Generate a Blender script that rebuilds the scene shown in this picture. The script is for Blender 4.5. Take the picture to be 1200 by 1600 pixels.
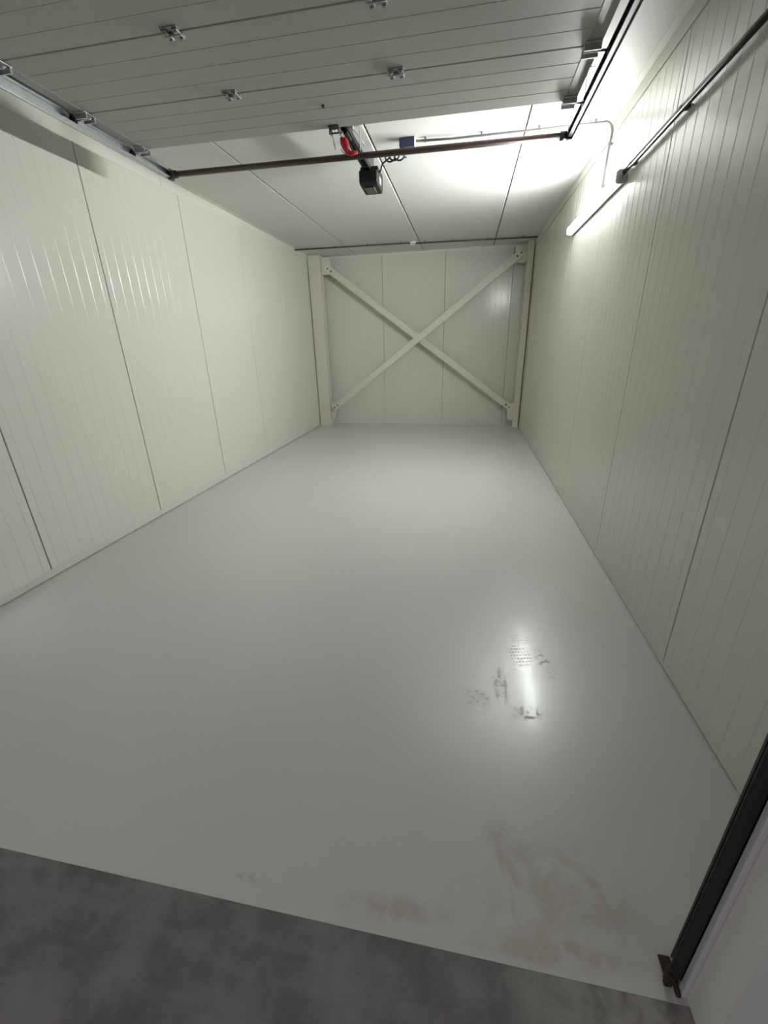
import bpy, bmesh, math, random
from mathutils import Vector, Matrix, Euler

for o in list(bpy.data.objects):
    bpy.data.objects.remove(o)
scene = bpy.context.scene
COL = scene.collection
random.seed(7)

# ------------------------------------------------------------------ camera
H = 1.55
F_PX, YAW, PITCH, ROLL = 650.18, math.radians(11.0764), math.radians(-21.9212), math.radians(-1.5437)
fw = Vector((-math.sin(YAW)*math.cos(PITCH), math.cos(YAW)*math.cos(PITCH), math.sin(PITCH)))
rt = Vector((math.cos(YAW), math.sin(YAW), 0)); up = rt.cross(fw)
r2 = rt*math.cos(ROLL) + up*math.sin(ROLL); u2 = -rt*math.sin(ROLL) + up*math.cos(ROLL)
cd = bpy.data.cameras.new('camera'); cam = bpy.data.objects.new('camera', cd); COL.objects.link(cam)
cd.sensor_fit = 'HORIZONTAL'; cd.sensor_width = 36.0; cd.lens = F_PX/1200*36.0
cd.clip_start = 0.02; cd.clip_end = 100
m = Matrix((r2, u2, -fw)).transposed().to_4x4(); m.translation = Vector((0, 0, H))
cam.matrix_world = m
scene.camera = cam

# ------------------------------------------------------------------ light and exposure
LAMP = 75.0                      # radiance of the tube light's diffuser
w = bpy.data.worlds.new('world'); scene.world = w; w.use_nodes = True
w.node_tree.nodes['Background'].inputs[0].default_value = (0.95, 0.92, 0.95, 1)
w.node_tree.nodes['Background'].inputs[1].default_value = 0.085
vs = scene.view_settings
vs.view_transform = 'Standard'; vs.look = 'None'; vs.gamma = 1.0; vs.use_curve_mapping = False
vs.exposure = 1.92
scene.cycles.diffuse_bounces = 6; scene.cycles.max_bounces = 10

# ------------------------------------------------------------------ room measures (metres)
XL, XR, YB, ZC, YF = -2.962, 1.047, 8.719, 3.104, 0.625
YW0, YW1 = 0.55, 0.655            # front wall, outer and inner face
OX0, OX1, OZ = -2.44, 0.62, 2.62  # door opening

# ------------------------------------------------------------------ materials
def lnk(nt, a, b): nt.links.new(a, b)
def new_mat(name):
    mt = bpy.data.materials.new(name); mt.use_nodes = True
    return mt, mt.node_tree, mt.node_tree.nodes['Principled BSDF']
def simple(name, col, rough=0.4, metal=0.0, bump=0.0, bscale=200, var=0.0, vscale=3.0, coat=0.0, coat_r=0.1, spec=0.5):
    mt, nt, b = new_mat(name)
    b.inputs['Base Color'].default_value = (*col, 1); b.inputs['Roughness'].default_value = rough
    b.inputs['Metallic'].default_value = metal; b.inputs['Specular IOR Level'].default_value = spec
    b.inputs['Coat Weight'].default_value = coat; b.inputs['Coat Roughness'].default_value = coat_r
    tc = nt.nodes.new('ShaderNodeTexCoord')
    if var > 0:
        n = nt.nodes.new('ShaderNodeTexNoise'); n.inputs['Scale'].default_value = vscale; n.inputs['Detail'].default_value = 5
        lnk(nt, tc.outputs['Object'], n.inputs['Vector'])
        mx = nt.nodes.new('ShaderNodeMix'); mx.data_type = 'RGBA'
        mx.inputs['A'].default_value = (*[c*(1-var) for c in col], 1)
        mx.inputs['B'].default_value = (*[min(1, c*(1+var)) for c in col], 1)
        lnk(nt, n.outputs['Fac'], mx.inputs['Factor']); lnk(nt, mx.outputs['Result'], b.inputs['Base Color'])
    if bump > 0:
        n2 = nt.nodes.new('ShaderNodeTexNoise'); n2.inputs['Scale'].default_value = bscale; n2.inputs['Detail'].default_value = 3
        lnk(nt, tc.outputs['Object'], n2.inputs['Vector'])
        bp = nt.nodes.new('ShaderNodeBump'); bp.inputs['Strength'].default_value = bump; bp.inputs['Distance'].default_value = 0.002
        lnk(nt, n2.outputs['Fac'], bp.inputs['Height']); lnk(nt, bp.outputs['Normal'], b.inputs['Normal'])
    return mt

M = {}
PAINT = (0.60, 0.60, 0.54)
M['panel'] = simple('painted_steel_panel', PAINT, 0.21, var=0.02, vscale=1.5)
M['ceil'] = simple('painted_ceiling_panel', (0.62, 0.62, 0.585), 0.6, var=0.02, vscale=1.5, spec=0.1)
M['trim'] = simple('painted_flashing', (0.62, 0.62, 0.56), 0.35)
M['skirting'] = simple('painted_skirting', (0.57, 0.57, 0.515), 0.55, spec=0.25)
M['joint'] = simple('joint_gasket', (0.035, 0.033, 0.028), 0.8)
M['door'] = simple('door_skin', (0.34, 0.335, 0.31), 0.5, bump=0.35, bscale=160, var=0.04, vscale=2.0)
M['frontwall'] = simple('front_wall_skin', (0.80, 0.78, 0.76), 0.5, bump=0.15, bscale=120, var=0.05)
M['white'] = simple('white_plastic', (0.75, 0.75, 0.75), 0.4)
M['galv'] = simple('galvanised_steel', (0.55, 0.56, 0.57), 0.34, metal=0.9, var=0.22, vscale=60)
M['stile'] = simple('zinc_end_cap', (0.27, 0.27, 0.26), 0.45, metal=0.3, var=0.1, vscale=20)
M['darkmetal'] = simple('dark_steel', (0.06, 0.06, 0.06), 0.4, metal=0.6)
M['brown'] = simple('brown_black_tube', (0.085, 0.055, 0.05), 0.32, metal=0.5, var=0.25, vscale=9)
M['black'] = simple('black_plastic', (0.010, 0.010, 0.011), 0.42, spec=0.25)
M['rubber'] = simple('black_rubber', (0.012, 0.012, 0.013), 0.55)
M['blackpipe'] = simple('black_conduit', (0.010, 0.010, 0.011), 0.30, spec=0.06)
M['cable'] = simple('dark_cable', (0.012, 0.015, 0.032), 0.5)
M['red'] = simple('red_plastic', (0.42, 0.012, 0.025), 0.35)
M['rope'] = simple('beige_cord', (0.55, 0.5, 0.4), 0.8)
M['navy'] = simple('navy_plastic', (0.03, 0.045, 0.10), 0.45)
M['conduit'] = simple('grey_conduit', (0.15, 0.15, 0.145), 0.42)
M['conduit_dark'] = simple('dark_conduit', (0.07, 0.066, 0.055), 0.5)
M['steelwhite'] = simple('painted_structural_steel', (0.62, 0.60, 0.52), 0.42, var=0.03, vscale=4)
M['rust'] = simple('rusty_bolt', (0.035, 0.018, 0.016), 0.7, var=0.4, vscale=60)
M['lampbody'] = simple('lamp_housing', (0.42, 0.42, 0.42), 0.45)
mt, nt, b = new_mat('lit_diffuser'); M['diffuser'] = mt
b.inputs['Base Color'].default_value = (0.9, 0.9, 0.9, 1); b.inputs['Roughness'].default_value = 0.4
b.inputs['Emission Color'].default_value = (0.965, 1.0, 0.985, 1); 
_tc = nt.nodes.new('ShaderNodeTexCoord'); _sx = nt.nodes.new('ShaderNodeSeparateXYZ'); lnk(nt, _tc.outputs['Object'], _sx.inputs[0])
_mr = nt.nodes.new('ShaderNodeMapRange'); _mr.interpolation_type = 'SMOOTHSTEP'      # the opal lens glows most at its front, less on its flanks
for _k, _v in zip((1, 2, 3, 4), (-0.056, -0.069, 0.04*LAMP, 1.3*LAMP)): _mr.inputs[_k].default_value = _v
lnk(nt, _sx.outputs['X'], _mr.inputs[0]); lnk(nt, _mr.outputs[0], b.inputs['Emission Strength'])

# node helpers for the two floors
class NT:
    def __init__(s, nt):
        s.nt = nt; tc = nt.nodes.new('ShaderNodeTexCoord'); s.co = tc.outputs['Object']
    def math(s, op, a, b=None, clamp=False):
        n = s.nt.nodes.new('ShaderNodeMath'); n.operation = op; n.use_clamp = clamp
        for i, v in enumerate((a, b)):
            if v is None: continue
            if isinstance(v, (int, float)): n.inputs[i].default_value = v
            else: lnk(s.nt, v, n.inputs[i])
        return n.outputs[0]
    def noise(s, scale, detail=4, rough=0.55, vec=None, dist=0.0):
        n = s.nt.nodes.new('ShaderNodeTexNoise'); n.inputs['Scale'].default_value = scale
        n.inputs['Detail'].default_value = detail; n.inputs['Roughness'].default_value = rough; n.inputs['Distortion'].default_value = dist
        lnk(s.nt, vec or s.co, n.inputs['Vector']); return n.outputs['Fac']
    def local(s, cx, cy, rx, ry, deg):
        a = s.nt.nodes.new('ShaderNodeVectorMath'); a.operation = 'SUBTRACT'; a.inputs[1].default_value = (cx, cy, 0); lnk(s.nt, s.co, a.inputs[0])
        r = s.nt.nodes.new('ShaderNodeVectorRotate'); r.rotation_type = 'Z_AXIS'; r.inputs['Angle'].default_value = math.radians(-deg); lnk(s.nt, a.outputs[0], r.inputs['Vector'])
        d = s.nt.nodes.new('ShaderNodeVectorMath'); d.operation = 'MULTIPLY'; d.inputs[1].default_value = (1/rx, 1/ry, 0); lnk(s.nt, r.outputs[0], d.inputs[0])
        return d.outputs[0]
    def blob(s, cx, cy, rx, ry, deg, lo=0.3, hi=1.0):
        v = s.local(cx, cy, rx, ry, deg)
        l = s.nt.nodes.new('ShaderNodeVectorMath'); l.operation = 'LENGTH'; lnk(s.nt, v, l.inputs[0])
        return s.ramp(l.outputs['Value'], lo, hi, 1, 0)
    def ramp(s, v, a, b, o0=0, o1=1):
        n = s.nt.nodes.new('ShaderNodeMapRange'); n.interpolation_type = 'SMOOTHSTEP'
        for k, x in zip((1, 2, 3, 4), (a, b, o0, o1)): n.inputs[k].default_value = x
        lnk(s.nt, v, n.inputs[0]); return n.outputs[0]
    def mix(s, f, A, B):
        n = s.nt.nodes.new('ShaderNodeMix'); n.data_type = 'RGBA'
        for nm, v in (('Factor', f), ('A', A), ('B', B)):
            if isinstance(v, tuple): n.inputs[nm].default_value = (*v, 1)
            elif isinstance(v, (int, float)): n.inputs[nm].default_value = v
            else: lnk(s.nt, v, n.inputs[nm])
        return n.outputs['Result']
    def addall(s, l):
        o = l[0]
        for x in l[1:]: o = s.math('ADD', o, x)
        return s.math('MINIMUM', o, 1.0)

mt, nt, b = new_mat('coated_floor'); M['floor'] = mt
N = NT(nt)
base = N.mix(N.noise(1.3, 4), (0.51, 0.508, 0.492), (0.55, 0.548, 0.532))
# dried brown dirt near the threshold
n1 = N.noise(6, 5, 0.6, dist=0.6); n2 = N.noise(14, 5, 0.65)
dirt = N.addall([N.math('MULTIPLY', N.blob(0.36, 0.80, 0.30, 0.20, 20, 0.4, 1.0), N.ramp(n1, 0.40, 0.62)),
                 N.math('MULTIPLY', N.blob(0.21, 0.90, 0.10, 0.17, 10), N.ramp(n1, 0.38, 0.6)),
                 N.math('MULTIPLY', N.blob(-0.15, 0.69, 0.24, 0.045, 4), N.ramp(n2, 0.35, 0.6)),
                 N.math('MULTIPLY', N.blob(0.30, 0.67, 0.30, 0.045, 3), N.ramp(n2, 0.38, 0.6))])
base = N.mix(N.math('MULTIPLY', dirt, 0.46), base, (0.33, 0.26, 0.20))
pale = N.addall([N.math('MULTIPLY', N.blob(0.16, 0.715, 0.10, 0.035, 8), N.ramp(n2, 0.44, 0.56)),
                 N.math('MULTIPLY', N.blob(0.195, 0.80, 0.012, 0.10, 2), 0.8)])
base = N.mix(N.math('MULTIPLY', pale, 0.4), base, (0.62, 0.60, 0.57))
# shoe prints and scuffs left in the gloss
def tread(cx, cy, rx, ry, deg, bs):
    v = N.local(cx, cy, rx, ry, deg)
    vo = nt.nodes.new('ShaderNodeTexVoronoi'); vo.inputs['Scale'].default_value = bs; vo.inputs['Randomness'].default_value = 0.25
    lnk(nt, v, vo.inputs['Vector'])
    return N.math('MULTIPLY', N.blob(cx, cy, rx, ry, deg, 0.7, 1.0), N.ramp(vo.outputs['Distance'], 0.38, 0.22))
n3 = N.noise(45, 4, 0.6)
marks = N.addall([tread(0.350, 1.86, 0.062, 0.10, 12, 4.0), tread(0.365, 2.0, 0.058, 0.06, 12, 4.0),
                  N.math('MULTIPLY', N.blob(0.232, 1.64, 0.045, 0.15, 3, 0.5, 1), N.ramp(n3, 0.47, 0.6)),
                  N.math('MULTIPLY', N.blob(0.12, 1.54, 0.08, 0.07, -30, 0.5, 1), N.ramp(n3, 0.47, 0.6)),
                  N.math('MULTIPLY', N.blob(0.34, 1.48, 0.10, 0.05, 5, 0.4, 1), N.ramp(n3, 0.48, 0.58)),
                  N.math('MULTIPLY', N.blob(0.47, 1.82, 0.045, 0.16, 14, 0.4, 1), N.ramp(n3, 0.5, 0.6)),
                  N.math('MULTIPLY', N.blob(-0.60, 0.69, 0.07, 0.02, 6, 0.4, 1), N.ramp(n3, 0.46, 0.56))])
base = N.mix(N.math('MULTIPLY', marks, 0.42), base, (0.27, 0.27, 0.26))
lnk(nt, base, b.inputs['Base Color'])
rough = N.math('ADD', N.math('MULTIPLY', N.noise(2.2, 3), 0.06), 0.30)
rough = N.math('ADD', rough, N.math('MULTIPLY', marks, 0.25))
rough = N.math('ADD', rough, N.math('MULTIPLY', dirt, 0.2))
lnk(nt, rough, b.inputs['Roughness'])
b.inputs['Specular IOR Level'].default_value = 0.5
lnk(nt, N.math('SUBTRACT', 0.34, N.math('MULTIPLY', marks, 0.34)), b.inputs['Coat Weight'])
b.inputs['Coat Roughness'].default_value = 0.15
bp = nt.nodes.new('ShaderNodeBump'); bp.inputs['Strength'].default_value = 0.06; bp.inputs['Distance'].default_value = 0.01
lnk(nt, N.noise(7, 4), bp.inputs['Height']); lnk(nt, bp.outputs['Normal'], b.inputs['Normal'])

mt, nt, b = new_mat('bare_concrete'); M['concrete'] = mt
N = NT(nt)
st = nt.nodes.new('ShaderNodeMapping'); st.inputs['Scale'].default_value = (0.8, 3.5, 1); st.inputs['Rotation'].default_value = (0, 0, 0.25); lnk(nt, N.co, st.inputs['Vector'])
c0 = N.mix(N.ramp(N.noise(5, 6, 0.62), 0.3, 0.7), (0.105, 0.098, 0.096), (0.205, 0.193, 0.189))
c0 = N.mix(N.math('MULTIPLY', N.ramp(N.noise(4, 5, 0.6, st.outputs[0]), 0.42, 0.72), 0.4), c0, (0.24, 0.226, 0.22))
dust = N.math('MULTIPLY', N.blob(0.45, 0.60, 0.42, 0.16, 4, 0.1, 1), N.ramp(N.noise(11, 5, 0.6, dist=0.5), 0.3, 0.62))
c0 = N.mix(N.math('MULTIPLY', dust, 0.7), c0, (0.38, 0.36, 0.345))
lnk(nt, c0, b.inputs['Base Color']); b.inputs['Roughness'].default_value = 0.75
bp = nt.nodes.new('ShaderNodeBump'); bp.inputs['Strength'].default_value = 0.25; bp.inputs['Distance'].default_value = 0.003
lnk(nt, N.noise(60, 5), bp.inputs['Height']); lnk(nt, bp.outputs['Normal'], b.inputs['Normal'])

# ------------------------------------------------------------------ mesh helpers
class MB:
    def __init__(s): s.bm = bmesh.new()
    def box(s, x0, x1, y0, y1, z0, z1, bev=0.0):
        r = bmesh.ops.create_cube(s.bm, size=1.0)
        bmesh.ops.scale(s.bm, vec=(x1-x0, y1-y0, z1-z0), verts=r['verts'])
        bmesh.ops.translate(s.bm, vec=((x0+x1)/2, (y0+y1)/2, (z0+z1)/2), verts=r['verts'])
        if bev > 0:
            es = list({e for v in r['verts'] for e in v.link_edges})
            bmesh.ops.bevel(s.bm, geom=es, offset=bev, segments=2, affect='EDGES', profile=0.5)
        return s
    def tube(s, pts, r, n=12, caps=True):
        pts = [Vector(p) for p in pts]; rings = []; ref = None
        for i, p in enumerate(pts):
            t = (pts[min(i+1, len(pts)-1)] - pts[max(i-1, 0)]).normalized()
            if ref is None: ref = Vector((0, 0, 1)) if abs(t.z) < 0.9 else Vector((1, 0, 0))
            a = (ref - t*ref.dot(t)).normalized(); ref = a; c = t.cross(a)
            rr = r[i] if isinstance(r, (list, tuple)) else r
            rings.append([s.bm.verts.new(p + a*rr*math.cos(k*2*math.pi/n) + c*rr*math.sin(k*2*math.pi/n)) for k in range(n)])
        for A, B in zip(rings, rings[1:]):
            for k in range(n):
                s.bm.faces.new((A[k], A[(k+1) % n], B[(k+1) % n], B[k])).smooth = True
        if caps:
            s.bm.faces.new(rings[0][::-1]); s.bm.faces.new(rings[-1])
        return s
    def sweep(s, prof, pts, nrm, closed=True):
        """prof: list of (a, b) offsets along side (X) and local normal; pts in the Y-Z plane (x fixed)."""
        rings = []
        for p, nv in zip(pts, nrm):
            rings.append([s.bm.verts.new(Vector(p) + Vector((a, 0, 0)) + Vector(nv)*b) for a, b in prof])
        n = len(prof)
        for A, B in zip(rings, rings[1:]):
            for k in range(n if closed else n-1):
                s.bm.faces.new((A[k], A[(k+1) % n], B[(k+1) % n], B[k]))
        if closed:
            s.bm.faces.new(rings[0][::-1]); s.bm.faces.new(rings[-1])
        return s
    def prism(s, poly, axis, a, b):
        def P(u, v, w): return {'x': (w, u, v), 'y': (u, w, v), 'z': (u, v, w)}[axis]
        A = [s.bm.verts.new(P(u, v, a)) for u, v in poly]; B = [s.bm.verts.new(P(u, v, b)) for u, v in poly]
        n = len(poly)
        s.bm.faces.new(A); s.bm.faces.new(B[::-1])
        for k in range(n): s.bm.faces.new((A[k], B[k], B[(k+1) % n], A[(k+1) % n]))
        return s
    def beam(s, p, q, w, h, across):
        """rectangular bar from p to q; h along 'across', w in the remaining direction."""
        p, q = Vector(p), Vector(q); t = (q-p).normalized(); ac = Vector(across).normalized(); sd = t.cross(ac).normalized()
        vs_ = []
        for c in (p, q):
            vs_.append([s.bm.verts.new(c + sd*i*w/2 + ac*j*h/2) for i, j in ((-1, -1), (1, -1), (1, 1), (-1, 1))])
        A, B = vs_
        s.bm.faces.new(A); s.bm.faces.new(B[::-1])
        for k in range(4): s.bm.faces.new((A[k], B[k], B[(k+1) % 4], A[(k+1) % 4]))
        return s
    def hexbolt(s, c, axis, r, h, n=6):
        c = Vector(c); ax = Vector(axis).normalized()
        return s.tube([c, c+ax*h], r, n)
    def mesh(s, name, mat):
        bmesh.ops.recalc_face_normals(s.bm, faces=s.bm.faces)
        me = bpy.data.meshes.new(name); s.bm.to_mesh(me); s.bm.free(); me.materials.append(M[mat]); return me
    def build(s, name, mat, parent=None, loc=None):
        return link(name, s.mesh(name, mat), parent, loc)
def link(name, me, parent=None, loc=None):
    o = bpy.data.objects.new(name, me); COL.objects.link(o)
    if parent: o.parent = parent
    if loc is not None: o.location = loc
    return o
def tag(o, label, cat=None, group=None, kind=None):
    o['label'] = label
    if cat: o['category'] = cat
    if group: o['group'] = group
    if kind: o['kind'] = kind
    return o
def empty(name, loc=(0, 0, 0)):
    o = bpy.data.objects.new(name, None); COL.objects.link(o); o.location = loc; o.empty_display_size = 0.1; return o

# ------------------------------------------------------------------ floors
tag(MB().box(XL-0.1, XR+0.1, YF, YB+0.1, -0.12, 0.0).build('floor', 'floor'),
    'glossy light grey coated floor with shoe prints and brown dirt', 'floor', kind='structure')
tag(MB().box(-6.0, 4.5, -4.5, YF, -0.12, -0.0008).build('floor_apron', 'concrete'),
    'dark bare concrete in front of the door opening', 'floor', kind='structure')

# ------------------------------------------------------------------ panelled walls
JW, JD = 0.008, 0.016             # joint width, joint depth
def panel_profile(width, ribs):
    pts = [(0.0, -JD), (0.0, -0.002), (0.002, 0.0)]
    if ribs:
        pitch = width/ribs
        for i in range(ribs):
            c = pitch*(i+0.5)
            r = 0.00115
            pts += [(c-0.0022, -r), (c-0.0014, -r+0.00012), (c+0.0014, -0.00012), (c+0.0022, 0.0)]
    pts += [(width-0.002, 0.0), (width, -0.002), (width, -JD)]
    return pts
_pm = {}
def panel_mesh(key, width, ribs, h, fn, mat):
    """fn(u, d, v) -> local xyz"""
    k = (key, round(width, 4), ribs)
    if k in _pm: return _pm[k]
    mb = MB(); prof = panel_profile(width, ribs)
    lo = [mb.bm.verts.new(fn(u, d, 0)) for u, d in prof]; hi = [mb.bm.verts.new(fn(u, d, h)) for u, d in prof]
    n = len(prof)
    for i in range(n): mb.bm.faces.new((lo[i], lo[(i+1) % n], hi[(i+1) % n], hi[i]))
    mb.bm.faces.new(lo[::-1]); mb.bm.faces.new(hi)
    _pm[k] = mb.mesh('wall_panel', mat); return _pm[k]
def spans(seams, a, b):
    e = [a] + [s for s in seams if a+0.05 < s < b-0.05] + [b]
    return list(zip(e, e[1:]))
def nribs(wd): return max(1, round(wd/0.1107))
PITCH_L = 1.2225
seamsL = [2.2108-PITCH_L, 2.2108, 3.4237, 4.6588, 5.8787, 7.10, 8.32]
seamsR = [0.674, 1.8933, 3.1152, 4.3325, 5.553, 6.772, 7.99]
seamsB = [-2.80, -1.6179, -0.4482, 0.742]
wl = tag(MB().box(XL-0.12, XL-JD-0.0005, YW1, YB+0.12, 0, ZC+0.1).build('wall_left', 'joint'),
         'left wall of off-white ribbed steel sandwich panels', 'wall', kind='structure')
for a, bb in spans(seamsL, YW1, YB):
    wd = bb-a-JW
    link('wall_panel', panel_mesh('L', wd, nribs(wd), ZC-0.006, lambda u, d, v: (d, u, v), 'panel'), wl, (XL, a+JW/2, 0.006))
wr = tag(MB().box(XR+JD+0.0005, XR+0.12, YW1, YB+0.12, 0, ZC+0.1).build('wall_right', 'joint'),
         'right wall of off-white ribbed steel sandwich panels carrying the tube light', 'wall', kind='structure')
for a, bb in spans(seamsR, YW1, YB):
    wd = bb-a-JW
    link('wall_panel', panel_mesh('R', wd, nribs(wd), 3.009-0.006, lambda u, d, v: (-d, u, v), 'panel'), wr, (XR, a+JW/2, 0.006))
wb = tag(MB().box(XL-0.01, XR+0.01, YB+JD+0.0005, YB+0.12, 0, ZC+0.1).build('wall_back', 'joint'),
         'back wall of off-white ribbed panels behind the crossed braces', 'wall', kind='structure')
for a, bb in spans(seamsB, XL, XR):
    wd = bb-a-JW*0.6
    link('wall_panel', panel_mesh('B', wd, nribs(wd), ZC, lambda u, d, v: (u, -d, v), 'panel'), wb, (a+JW*0.3, YB, 0))
ce = tag(MB().box(XL-0.12, XR+0.12, YW1-0.1, YB+0.12, ZC+JD+0.0005, ZC+0.14).build('ceiling', 'joint'),
         'flat off-white panelled ceiling with long joints', 'ceiling', kind='structure')
for a, bb in spans([-2.0981, -0.8493, 0.3785], XL, XR):
    wd = bb-a-0.012
    mb = MB(); L0, L1 = YW1, YB
    mb.prism([(0, JD), (0, 0.003), (0.003, 0), (wd-0.010, 0), (wd, 0.007), (wd, JD)], 'y', L0, L1)
    mb.build('ceiling_panel', 'ceil', ce, (a+0.006, 0, ZC))
# front wall with the opening
mb = MB()
mb.box(-5.5, OX0, YW0, YW1, 0, ZC+0.1); mb.box(OX1, 4.2, YW0, YW1, 0, ZC+0.1); mb.box(OX0, OX1, YW0, YW1, OZ, ZC+0.1)
tag(mb.build('wall_front', 'frontwall'), 'front wall with grey reveal around the door opening', 'wall', kind='structure')

# ------------------------------------------------------------------ trims and baseboards
def trim(name, mbx, label, mat='trim'): return tag(mbx.build(name, mat), label, 'trim', kind='structure')
T = 0.0025
def corner_l(y0, y1):
    return MB().prism([(XL, ZC-0.092), (XL+T, ZC-0.092), (XL+T, ZC-T), (XL+0.05, ZC-T), (XL+0.05, ZC), (XL, ZC)], 'y', y0, y1)
trim('trim_1', corner_l(YW1, 4.408), 'off-white corner flashing above the left wall, front length')
trim('trim_2', corner_l(4.414, YB), 'off-white corner flashing above the left wall, rear length')
trim('trim_3', MB().prism([(XR+JD, ZC-0.086), (XR-0.003, ZC-0.086), (XR-0.003, ZC-T), (XR-0.05, ZC-T), (XR-0.05, ZC), (XR+JD, ZC)], 'y', YW1, YB),
     'off-white corner flashing above the right wall')
trim('trim_4', MB().prism([(YB, ZC-0.03), (YB-T, ZC-0.03), (YB-T, ZC-T), (YB-0.06, ZC-T), (YB-0.06, ZC), (YB, ZC)], 'x', XL+0.055, XR-0.055),
     'off-white corner flashing above the back wall')
trim('baseboard_left', MB().prism([(XL, 0.006), (XL+0.0015, 0.006), (XL+0.0015, 0.06), (XL, 0.0605)], 'y', YW1, YB), 'low flashing strip along the foot of the left wall', 'skirting')
trim('baseboard_right', MB().prism([(XR, 0.006), (XR-0.0025, 0.006), (XR-0.0025, 0.026), (XR, 0.0265)], 'y', YW1, YB), 'low flashing strip along the foot of the right wall', 'skirting')
trim('baseboard_back', MB().prism([(YB, 0), (YB-0.006, 0), (YB-0.004, 0.04), (YB, 0.04)], 'x', XL+0.012, XR-0.012), 'low flashing strip along the foot of the back wall', 'panel')
trim('trim_5', MB().box(OX1-0.014, OX1, 0.640, 0.6560, 0.0, OZ, 0.002), 'white jamb strip beside the black vertical track', 'white')

# ------------------------------------------------------------------ overhead sectional door (open, lying under the ceiling)
def zt(x): return 2.868 + (0.6-x)*0.0065
DX0, DX1 = -2.375, 0.565
TILT = -math.atan(0.0065)
dr = empty('door_1', (0.6, 0, 2.868)); dr.rotation_euler = (0, math.atan(0.0065), 0)
tag(dr, 'open grey-white overhead sectional door lying flat under the ceiling', 'door', kind='structure')
SEC = 0.517; TH = 0.042
yt = 3.375
lx0, lx1 = DX0-0.6, DX1-0.6
def section_mesh():
    mb = MB(); prof = []; L = SEC-0.002
    prof += [(0, TH), (0, 0.0035), (0.004, 0.0)]
    for i in (1, 2, 3):
        c = L*i/4
        prof += [(c-0.004, 0), (c-0.0012, 0.0012), (c+0.0012, 0.0012), (c+0.004, 0)]
    prof += [(L-0.007, 0.0), (L-0.003, 0.0035), (L, 0.0035), (L, TH)]
    mb.prism([(u, v) for u, v in prof], 'x', lx0, lx1)
    return mb.mesh('door_section', 'door')
def hinge_mesh():
    mb = MB()
    for s in (-1, 1):
        mb.box(-0.042, 0.042, s*0.012-0.0 if s > 0 else -0.040, 0.040 if s > 0 else -0.012, -0.004, 0.0, 0.001)
        for x in (-0.026, 0.026):
            mb.box(x-0.013, x+0.013, 0.004 if s > 0 else -0.034, 0.034 if s > 0 else -0.004, -0.013, -0.004, 0.003)
            mb.hexbolt((x, s*0.024, -0.013), (0, 0, -1), 0.007, 0.007)
    mb.tube([(-0.040, 0, -0.010), (0.040, 0, -0.010)], 0.006, 8)
    return mb.mesh('hinge', 'stile')
def stile_mesh(s):
    mb = MB(); L = SEC-0.006
    x0, x1 = (lx1-0.062, lx1) if s > 0 else (lx0, lx0+0.062)
    mb.box(x0, x1, 0.003, L-0.003, -0.003, 0.0)
    e = x1 if s > 0 else x0
    mb.box(min(e, e+s*0.003), max(e, e+s*0.003), 0.003, L-0.003, -0.003, TH)
    return mb.mesh('end_stile', 'stile')
def bracket_mesh(s):
    mb = MB(); e = lx1 if s > 0 else lx0
    a, b_ = sorted((e-s*0.075, e+s*0.002))
    mb.box(a, b_, -0.045, 0.045, -0.008, -0.003, 0.001)
    for y in (-0.032, 0.032):
        mb.box(a, b_, y-0.003, y+0.003, -0.034, -0.006)
        for q in (0.02, 0.055): mb.hexbolt((e-s*q, y*0.7, -0.008), (0, 0, -1), 0.007, 0.007)
    mb.tube([(e-s*0.07, 0, -0.024), (e+s*0.045, 0, -0.024)], 0.0055, 8)
    return mb.mesh('roller_bracket', 'galv')
def roller_mesh(s):
    e = lx1 if s > 0 else lx0; x = e + s*0.048
    return MB().tube([(x-0.008, 0, -0.024), (x+0.008, 0, -0.024)], 0.021, 16).mesh('roller', 'black')
sm, hm = section_mesh(), hinge_mesh()
stm = {s: stile_mesh(s) for s in (-1, 1)}; bm_ = {s: bracket_mesh(s) for s in (-1, 1)}; rm = {s: roller_mesh(s) for s in (-1, 1)}
for i in range(5):
    y0 = yt - (i+1)*SEC
    sec = link('door_section', sm, dr, (0, y0, 0))
    for s in (-1, 1):
        link('end_stile', stm[s], sec, (0, 0, 0))
        link('roller_bracket', bm_[s], sec, (0, SEC-0.03 if i == 0 else SEC-0.002, 0))
        link('roller', rm[s], sec, (0, SEC-0.03 if i == 0 else SEC-0.002, 0))
    if i > 0:
        for x in (-1.37, -0.43): link('hinge', hm, sec, (x-0.6, SEC-0.002, 0))
mb = MB()
mb.box(-0.955-0.6, -0.885-0.6, yt-0.05, yt+0.004, -0.006, 0.0, 0.001)
for s in (-1, 1): mb.box(-0.92-0.6+s*0.03-0.003, -0.92-0.6+s*0.03+0.003, yt-0.03, yt+0.03, -0.03, -0.004)
mb.tube([(-0.965-0.6, yt+0.012, -0.02), (-0.875-0.6, yt+0.012, -0.02)], 0.005, 8)
mb.build('arm_bracket', 'darkmetal', dr)
MB().hexbolt((-0.906-0.6, 3.083, 0), (0, 0, -1), 0.010, 0.012).build('bolt', 'darkmetal', dr)

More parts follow.
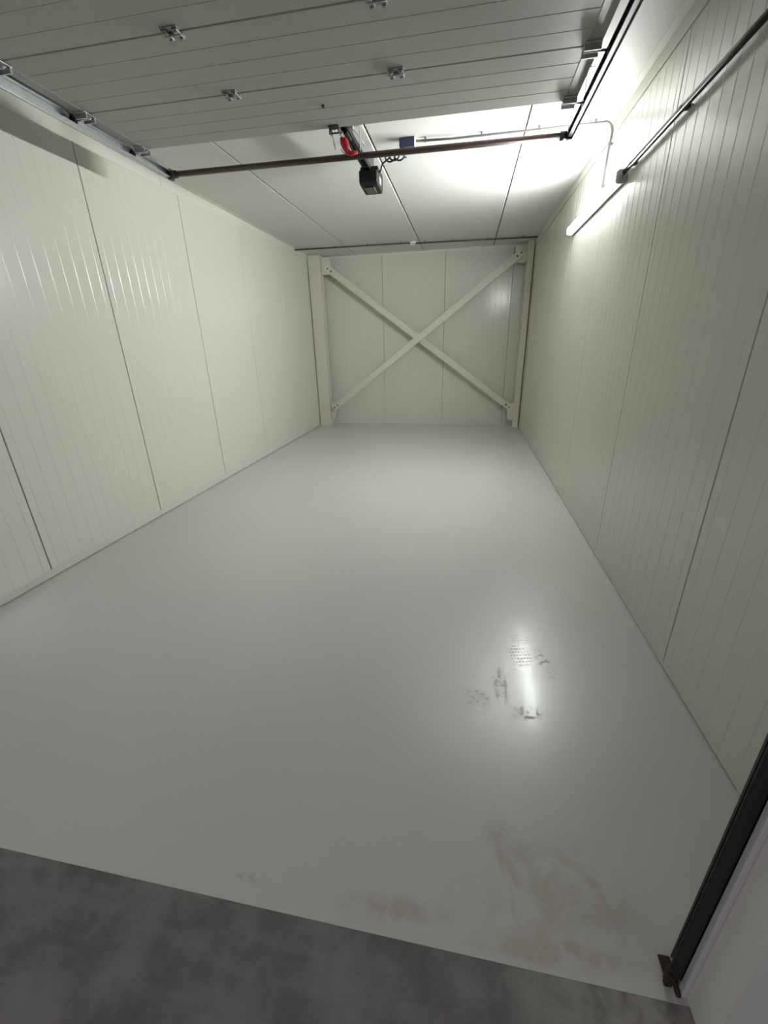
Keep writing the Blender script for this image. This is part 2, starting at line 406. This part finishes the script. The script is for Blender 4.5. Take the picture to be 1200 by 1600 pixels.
# ------------------------------------------------------------------ door tracks
def track(s, label):
    xi = DX1+0.041 if s > 0 else DX0-0.026          # open inner side of the C profile
    zr = (2.868 if s > 0 else 2.868+(0.6-DX0)*0.0065) - 0.024
    e = empty('door_track', (xi, 0.70, 0))
    tag(e, label, 'track')
    X0 = 0.0
    yv = 0.686; R = 0.30
    path, nrm = [], []
    for z in (0.02, 1.0, zr-R): path.append((X0, yv, z)); nrm.append((0, 1, 0))
    for k in range(1, 9):
        a = k/8*math.pi/2
        path.append((X0, yv+R-R*math.cos(a), zr-R+R*math.sin(a))); nrm.append((0, math.cos(a), -math.sin(a)))
    for y in (2.0, 3.735): path.append((X0, y, zr)); nrm.append((0, 0, -1))
    path = [(p[0], p[1]-0.70, p[2]) for p in path]
    t, d, hgt = 0.0025, 0.030, 0.024
    o = s
    prof = [(0, -hgt), (o*d, -hgt), (o*d, hgt), (0, hgt), (0, hgt-0.006), (o*t, hgt-0.006), (o*t, hgt-t), (o*(d-t), hgt-t),
            (o*(d-t), -hgt+t), (o*t, -hgt+t), (o*t, -hgt+0.006), (0, -hgt+0.006)]
    nv = 3; 
    mb = MB(); mb.sweep(prof, path[:3], nrm[:3]); mb.build('vertical_rail', 'darkmetal' if s > 0 else 'galv', e)
    mb = MB(); mb.sweep(prof, path[2:11], nrm[2:11]); mb.build('curved_rail', 'darkmetal' if s > 0 else 'galv', e)
    mb = MB(); mb.sweep(prof, path[10:], nrm[10:]); mb.build('horizontal_rail', 'darkmetal' if s > 0 else 'galv', e)
    # stiffening angle bolted to the outside of the horizontal rail
    y0, y1 = 1.3-0.70, 3.78-0.70
    xa = o*(d+0.0005)
    mb = MB(); q = lambda a, z: (xa+o*a, zr+z)
    mb.prism([q(0, -0.030), q(0.003, -0.030), q(0.003, 0.087), q(0.042, 0.087), q(0.042, 0.090), q(0, 0.090)], 'y', y0, y1)
    mb.build('support_angle', 'darkmetal' if s > 0 else 'galv', e)
    # hangers from the angle to the ceiling
    for y in (1.75, 3.60):
        mb = MB(); xx = o*(d+0.018)
        mb.box(min(xx, xx+o*0.004), max(xx, xx+o*0.004), y-0.7-0.018, y-0.7+0.018, zr+0.0905, ZC-0.0045)
        mb.box(min(xx, xx+o*0.045), max(xx, xx+o*0.045), y-0.7-0.018, y-0.7+0.018, ZC-0.0045, ZC-0.001)
        mb.build('ceiling_hanger', 'galv', e)
    # joint plate
    mb = MB(); mb.box(min(-o*0.001, o*d), max(-o*0.001, o*d), 3.735-0.7, 3.78-0.7, zr-0.035, zr+0.035, 0.002)
    mb.build('end_bracket', 'darkmetal', e)
    # flush side frame with seal
    xs = OX1 if s > 0 else OX0
    mb = MB(); lx = xs - xi
    a, b2 = sorted((lx-o*0.015, lx-o*0.047)); mb.box(a, b2, 0.6565-0.7, 0.6635-0.7, 0.03, OZ, 0.002)
    mb.build('side_seal', 'rubber', e)
    mb = MB()
    a, b2 = sorted((lx-o*0.001, lx+o*0.045)); mb.box(a, b2, YW1-0.7+0.0005, YW1-0.7+0.004, 0.02, OZ)
    mb.build('frame_angle', 'galv', e)
    mb = MB()
    a, b2 = sorted((lx-o*0.006, lx-o*0.056))
    mb.box(min(lx-o*0.010, lx-o*0.040), max(lx-o*0.010, lx-o*0.040), 0.664-0.7, 0.715-0.7, 0.0, 0.006, 0.002)
    mb.box(min(lx-o*0.015, lx-o*0.026), max(lx-o*0.015, lx-o*0.026), 0.636-0.7, 0.664-0.7, 0.0, 0.012, 0.003)
    mb.box(min(lx-o*0.030, lx-o*0.050), max(lx-o*0.030, lx-o*0.050), 0.650-0.7, 0.663-0.7, 0.004, 0.03, 0.004)
    mb.box(min(lx-o*0.040, lx-o*0.054), max(lx-o*0.040, lx-o*0.054), 0.650-0.7, 0.663-0.7, 0.025, 0.085, 0.004)
    mb.hexbolt((lx-o*0.050, 0.650-0.7, 0.065), (0, -1, 0), 0.008, 0.008)
    mb.build('foot_bracket', 'rust', e)
    return e
track(1, 'dark steel door track with black upright and rusty foot on the right side')
track(-1, 'bright galvanised door track on the left, close to the left wall')

# ------------------------------------------------------------------ cross tube between the track ends
zl, zr_ = 2.868+(0.6-DX0)*0.0065-0.028, 2.868-0.028
sh = empty('spring_shaft', (0.592, 3.76, zr_))
tag(sh, 'long brown-black cross tube joining the rear ends of both door tracks', 'shaft')
P0, P1 = Vector((DX0-0.024, 3.745, zl)) - sh.location, Vector((DX1+0.039, 3.762, zr_)) - sh.location
MB().tube([P0, P1], 0.020, 20).build('tube', 'brown', sh)
mb = MB(); dd = (P1-P0).normalized()
for P, sg in ((P0, 1), (P1, -1)): mb2 = MB().tube([P+dd*sg*0.005, P+dd*sg*0.045], 0.026, 16).build('end_plug', 'darkmetal', sh)
mb.bm.free()

# ------------------------------------------------------------------ door opener
op = empty('door_opener', (-0.915, 4.4, 2.95))
tag(op, 'black ceiling-hung door opener with dark rail and red release handle', 'door opener')
def opb(mb, name, mat): 
    bmesh.ops.translate(mb.bm, vec=(0.915, -4.4, -2.95), verts=mb.bm.verts); return mb.build(name, mat, op)
xr = -0.918
mb = MB()
mb.prism([(xr-0.030, 2.952), (xr-0.012, 2.952), (xr-0.012, 2.956), (xr-0.026, 2.956), (xr-0.026, 2.981), (xr+0.026, 2.981), (xr+0.026, 2.956), (xr+0.012, 2.956), (xr+0.012, 2.952), (xr+0.030, 2.952), (xr+0.030, 2.985), (xr-0.030, 2.985)], 'y', YW1+0.03, 4.36)
rail = opb(mb, 'rail', 'black')
opb(MB().box(xr-0.008, xr+0.008, YW1+0.06, 4.30, 2.962, 2.970), 'drive_belt', 'black')
# motor head: front, faceted underside, side plate
mb = MB()
mb.prism([(4.305, 2.942), (4.305, 2.862), (4.335, 2.842), (4.56, 2.832), (4.60, 2.86), (4.60, 2.985), (4.365, 2.985), (4.365, 2.942)], 'x', -0.985, -0.828)
bmesh.ops.bevel(mb.bm, geom=list(mb.bm.edges), offset=0.008, segments=2, affect='EDGES', profile=0.5)
mot = opb(mb, 'motor_housing', 'black')
mb = MB().box(-0.829, -0.825, 4.42, 4.50, 2.875, 2.925, 0.001); opb(mb, 'side_plate', 'lampbody')
mb = MB().box(-0.955, -0.865, 4.37, 4.53, 2.829, 2.8405, 0.004); opb(mb, 'light_cover', 'conduit_dark')
# trolley, arm, red release handle with cord
opb(MB().box(xr-0.022, xr+0.022, 3.60, 3.74, 2.932, 2.954, 0.004), 'trolley', 'black')
opb(MB().beam((xr-0.008, 3.63, 2.936), (xr-0.008, yt+0.010, 2.872), 0.028, 0.006, (1, 0, 0)), 'arm', 'galv')
mb = MB(); mb.tube([(xr-0.016, 3.64, 2.938), (xr-0.020, 3.645, 2.925), (xr-0.016, 3.655, 2.905), (xr-0.006, 3.665, 2.878), (xr+0.004, 3.675, 2.850)], [0.010, 0.024, 0.031, 0.028, 0.018], 12)
mb.tube([(xr-0.008, 3.672, 2.850), (xr+0.030, 3.676, 2.842), (xr+0.075, 3.678, 2.846)], [0.014, 0.016, 0.010], 10)
opb(mb, 'release_handle', 'red')
opb(MB().tube([(xr-0.045, 3.66, 2.868), (xr-0.03, 3.672, 2.850), (xr-0.006, 3.675, 2.842)], 0.0035, 6), 'release_cord', 'rope')
opb(MB().tube([(xr-0.05, 3.44, 2.905), (xr-0.095, 3.70, 2.885)], 0.004, 6), 'left_stay', 'galv')
mb = MB(); mb.tube([(xr+0.058, 3.62, 2.962), (xr+0.125, 3.70, 2.895)], 0.002, 6)
mb.box(xr+0.028, xr+0.066, 3.60, 3.64, 2.955, 2.975, 0.004); opb(mb, 'right_stay', 'galv')
for y in (1.6, 3.95):
    mb = MB()
    for s in (-1, 1): mb.box(xr+s*0.034-0.002, xr+s*0.034+0.002, y-0.012, y+0.012, 2.955, ZC-0.001)
    mb.box(xr-0.034, xr+0.034, y-0.012, y+0.012, 2.9855, 2.989)
    opb(mb, 'ceiling_hanger', 'galv')
mb = MB().box(xr-0.03, xr+0.03, 4.50, 4.53, 2.985, ZC-0.001); opb(mb, 'rear_hanger', 'galv')

# ------------------------------------------------------------------ socket, cable and conduits
so = empty('power_socket', (-0.558, 4.26, ZC))
tag(so, 'small navy ceiling socket box above the cross tube', 'socket')
MB().box(-0.062, 0.062, -0.035, 0.035, -0.060, -0.0005, 0.005).build('box', 'navy', so)
MB().box(0.0625, 0.066, -0.033, 0.033, -0.058, -0.002, 0.001).build('lit_side', 'white', so)  # white plate paints the lamplight on the navy box's right side
MB().tube([(-0.03, 0, -0.060), (-0.03, 0, -0.085)], 0.02, 12).build('plug', 'navy', so)
pts = [(-0.8235, 4.40, 2.945), (-0.805, 4.385, 2.955), (-0.785, 4.35, 2.985)]
for k in range(64):
    t = k/63; a = t*2*math.pi*3
    pts.append((-0.745+0.12*t+0.030*math.cos(a), 4.335+0.012*math.sin(a*0.37), 3.018+0.026*math.sin(a)))
pts += [(-0.575, 4.30, 2.995), (-0.588, 4.262, 2.998), (-0.588, 4.26, 3.016)]
cb = MB().tube(pts, 0.0065, 8).build('power_cable', 'cable')
tag(cb, 'coiled dark cable hanging between socket box and opener motor', 'cable')

def conduit(name, pts, r, clips, mat, label, group=None, clip_n=(0, 0, 1), clip_len=0.03):
    e = empty(name, pts[0]); tag(e, label, 'conduit', group)
    o0 = Vector(pts[0])
    MB().tube([Vector(p)-o0 for p in pts], r, 12).build('pipe', mat, e)
    for c, nv, ln in clips:
        c = Vector(c)-o0; n = Vector(nv)
        mb = MB()
        t = Vector((1, 0, 0)) if abs(n.x) < 0.5 else Vector((0, 0, 1))
        mb.beam(c - n*(r+0.001), c + n*ln, 0.014, 2*r+0.004, n.cross(t))
        mb.build('clip', mat, e)
    return e
zc_ = ZC-0.022
arc = [(0.965+0.060*math.sin(a), 4.30+0.03*(a/1.5708), zc_-0.060+0.060*math.cos(a)) for a in [k/8*math.pi/2 for k in range(9)]]
conduit('ceiling_conduit', [(-0.485, 4.26, zc_), (-0.2, 4.29, zc_)] + arc + [(1.025, 4.37, 2.90), (1.025, 4.40, 2.66)], 0.0085,
        [((-0.41, 4.27, zc_), (0, 0, 1), 0.021), ((0.036, 4.292, zc_), (0, 0, 1), 0.021), ((0.477, 4.297, zc_), (0, 0, 1), 0.021), ((0.89, 4.30, zc_), (0, 0, 1), 0.021),
         ((1.025, 4.355, 2.96), (1, 0, 0), 0.021), ((1.025, 4.395, 2.70), (1, 0, 0), 0.021)], 'conduit',
        'grey conduit bending from the ceiling down to the lit tube light')
conduit('wall_conduit', [(1.017, 3.805, 2.617), (1.017, 0.70, 2.635)], 0.0155,
        [((1.017, y, 2.617+(3.8-y)*0.0058), (1, 0, 0), 0.0295) for y in (3.66, 2.95, 2.2, 1.45, 0.8)], 'blackpipe',
        'straight black conduit along the right wall in front of the tube light')
yb = lambda x: 7.87 + (x-XL)*0.0625
conduit('rear_conduit', [(XL+0.004, yb(XL)-0.03, zc_), (-1.30, 7.91, zc_), (-1.06, 7.92, zc_), (-0.995, 7.945, zc_)], 0.011,
        [((x, 7.845+(x-XL)*0.04, zc_), (0, 0, 1), 0.021) for x in (-2.75, -2.25, -1.7, -1.15)], 'conduit_dark',
        'dark conduit on the rear ceiling, left of the white sensor')
conduit('rear_conduit', [(-0.915, 7.975, zc_), (0.2, 8.06, zc_), (XR-0.016, 8.13, zc_)], 0.011,
        [((x, 7.975+(x+0.915)*0.078, zc_), (0, 0, 1), 0.021) for x in (-0.75, -0.3, 0.25, 0.8)], 'conduit_dark',
        'dark conduit on the rear ceiling, right of the white sensor')
se = empty('ceiling_sensor', (-0.955, 7.96, ZC)); tag(se, 'small white round ceiling sensor in the middle of the rear conduit', 'sensor')
MB().tube([(0, 0, -0.0005), (0, 0, -0.022), (0, 0, -0.030)], [0.052, 0.052, 0.044], 24).build('base', 'white', se)
MB().tube([(0, 0, -0.030), (0, 0, -0.046), (0, 0, -0.054)], [0.034, 0.030, 0.016], 20).build('lens', 'white', se)
MB().box(0.005, 0.02, -0.044, -0.030, -0.045, -0.031).build('window', 'black', se)

# ------------------------------------------------------------------ lit batten light on the right wall
la = empty('batten_light', (XR, 4.62, 2.60))
tag(la, 'lit white tube light fixed to the right wall', 'light')
LY0, LY1 = -0.80, 0.80
XB = -0.026
mb = MB()
mb.prism([(0.0*0-0.004, -0.030), (-0.004, 0.030), (XB, 0.038), (XB, -0.038)], 'y', LY0+0.02, LY1-0.02); mb.build('housing', 'lampbody', la)
def supr(a, ex): return (abs(math.cos(a))**ex, math.copysign(abs(math.sin(a))**ex, math.sin(a)))
pr = [(XB-0.0005, -0.037)] + [(XB-0.010-0.034*supr(a, 0.6)[0], 0.037*supr(a, 0.6)[1]) for a in [(-90+k*180/16)*math.pi/180 for k in range(17)]] + [(XB-0.0005, 0.037)]
mb = MB(); mb.prism(pr, 'y', LY0+0.025, LY1-0.025); mb.build('diffuser', 'diffuser', la)
for y0, y1 in ((LY0, LY0+0.0245), (LY1-0.0245, LY1)):
    p2 = [(-0.004, -0.036), (XB, -0.041)] + [(XB-0.012-0.036*supr(a, 0.6)[0], 0.041*supr(a, 0.6)[1]) for a in [(-90+k*180/10)*math.pi/180 for k in range(11)]] + [(XB, 0.041), (-0.004, 0.036)]
    MB().prism(p2, 'y', y0, y1).build('end_cap', 'lampbody', la)
for y in (-0.45, 0.45): MB().box(-0.0045, -0.0005, y-0.02, y+0.02, -0.045, 0.045).build('mounting_clip', 'galv', la)
MB().tube([(-0.047, LY0-0.026, 0.012), (-0.047, LY0, 0.012)], 0.014, 12).build('cable_gland', 'lampbody', la)

# ------------------------------------------------------------------ columns and crossed braces at the back
def column(x0, x1, y0, y1, gus, label, side):
    e = empty('steel_column', ((x0+x1)/2, (y0+y1)/2, 0)); tag(e, label, 'column', None)
    cx, cy = (x0+x1)/2, (y0+y1)/2
    hx, hy = (x1-x0)/2, (y1-y0)/2
    f = 0.012
    mb = MB(); mb.box(-hx, hx, -hy, -hy+f, 0.015, ZC-0.005, 0.002); mb.box(-hx, hx, hy-f, hy, 0.015, ZC-0.005, 0.002); mb.box(side*hx*0.9-0.005, side*hx*0.9+0.005, -hy+f, hy-f, 0.015, ZC-0.005)
    mb.build('shaft', 'steelwhite', e)
    lo, hi = -hx, hx
    MB().box(lo, hi, -hy-0.03, hy, 0.0, 0.015, 0.002).build('base_plate', 'steelwhite', e)
    MB().box(-hx-0.0, hx, -hy-0.008, -hy-0.0005, ZC-0.14, ZC-0.03, 0.002).build('splice_plate', 'steelwhite', e)
    return e
YG = 8.512
column(-2.950, -2.7285, 8.42, 8.60, None, 'thick off-white steel column in the rear left corner', 1)
column(0.935, 1.030, 8.42, 8.60, None, 'slim off-white steel column in the rear right corner', -1)
def brace(p, q, y, yg, gus, label):
    e = empty('cross_brace', (p[0], y, p[1])); tag(e, label, 'brace')
    P = Vector((0, 0, 0)); Qv = Vector((q[0]-p[0], 0, q[1]-p[1])); d = Qv.normalized()
    MB().beam(P+d*0.02, Qv-d*0.02, 0.115, 0.062, (0, 1, 0)).build('bar', 'steelwhite', e)
    for poly in gus:
        MB().prism([(u-p[0], v-p[1]) for u, v in poly], 'y', yg-y-0.006, yg-y+0.006).build('gusset_plate', 'steelwhite', e)
    for c, sg in ((P, 1), (Qv, -1)):
        for k in (0.06, 0.14):
            MB().hexbolt(c+d*sg*k+Vector((0, -0.0312, 0)), (0, -1, 0), 0.015, 0.014).build('bolt', 'rust', e)
    return e
brace((-2.66, 2.915), (0.90, 0.335), 8.551, 8.513, [[(-2.727, 3.07), (-2.55, 3.03), (-2.555, 2.93), (-2.52, 2.86), (-2.60, 2.78), (-2.727, 2.78)],
      [(0.9345, 0.12), (0.83, 0.12), (0.82, 0.30), (0.80, 0.40), (0.9345, 0.46)]], 'white diagonal brace running from upper left to lower right')
brace((-2.68, 0.330), (0.88, 2.965), 8.473, 8.511, [[(-2.727, 0.10), (-2.69, 0.10), (-2.63, 0.18), (-2.62, 0.46), (-2.727, 0.46)],
      [(0.9345, 3.06), (0.735, 3.04), (0.745, 2.82), (0.86, 2.78), (0.9345, 2.80)]], 'white diagonal brace running from lower left to upper right')
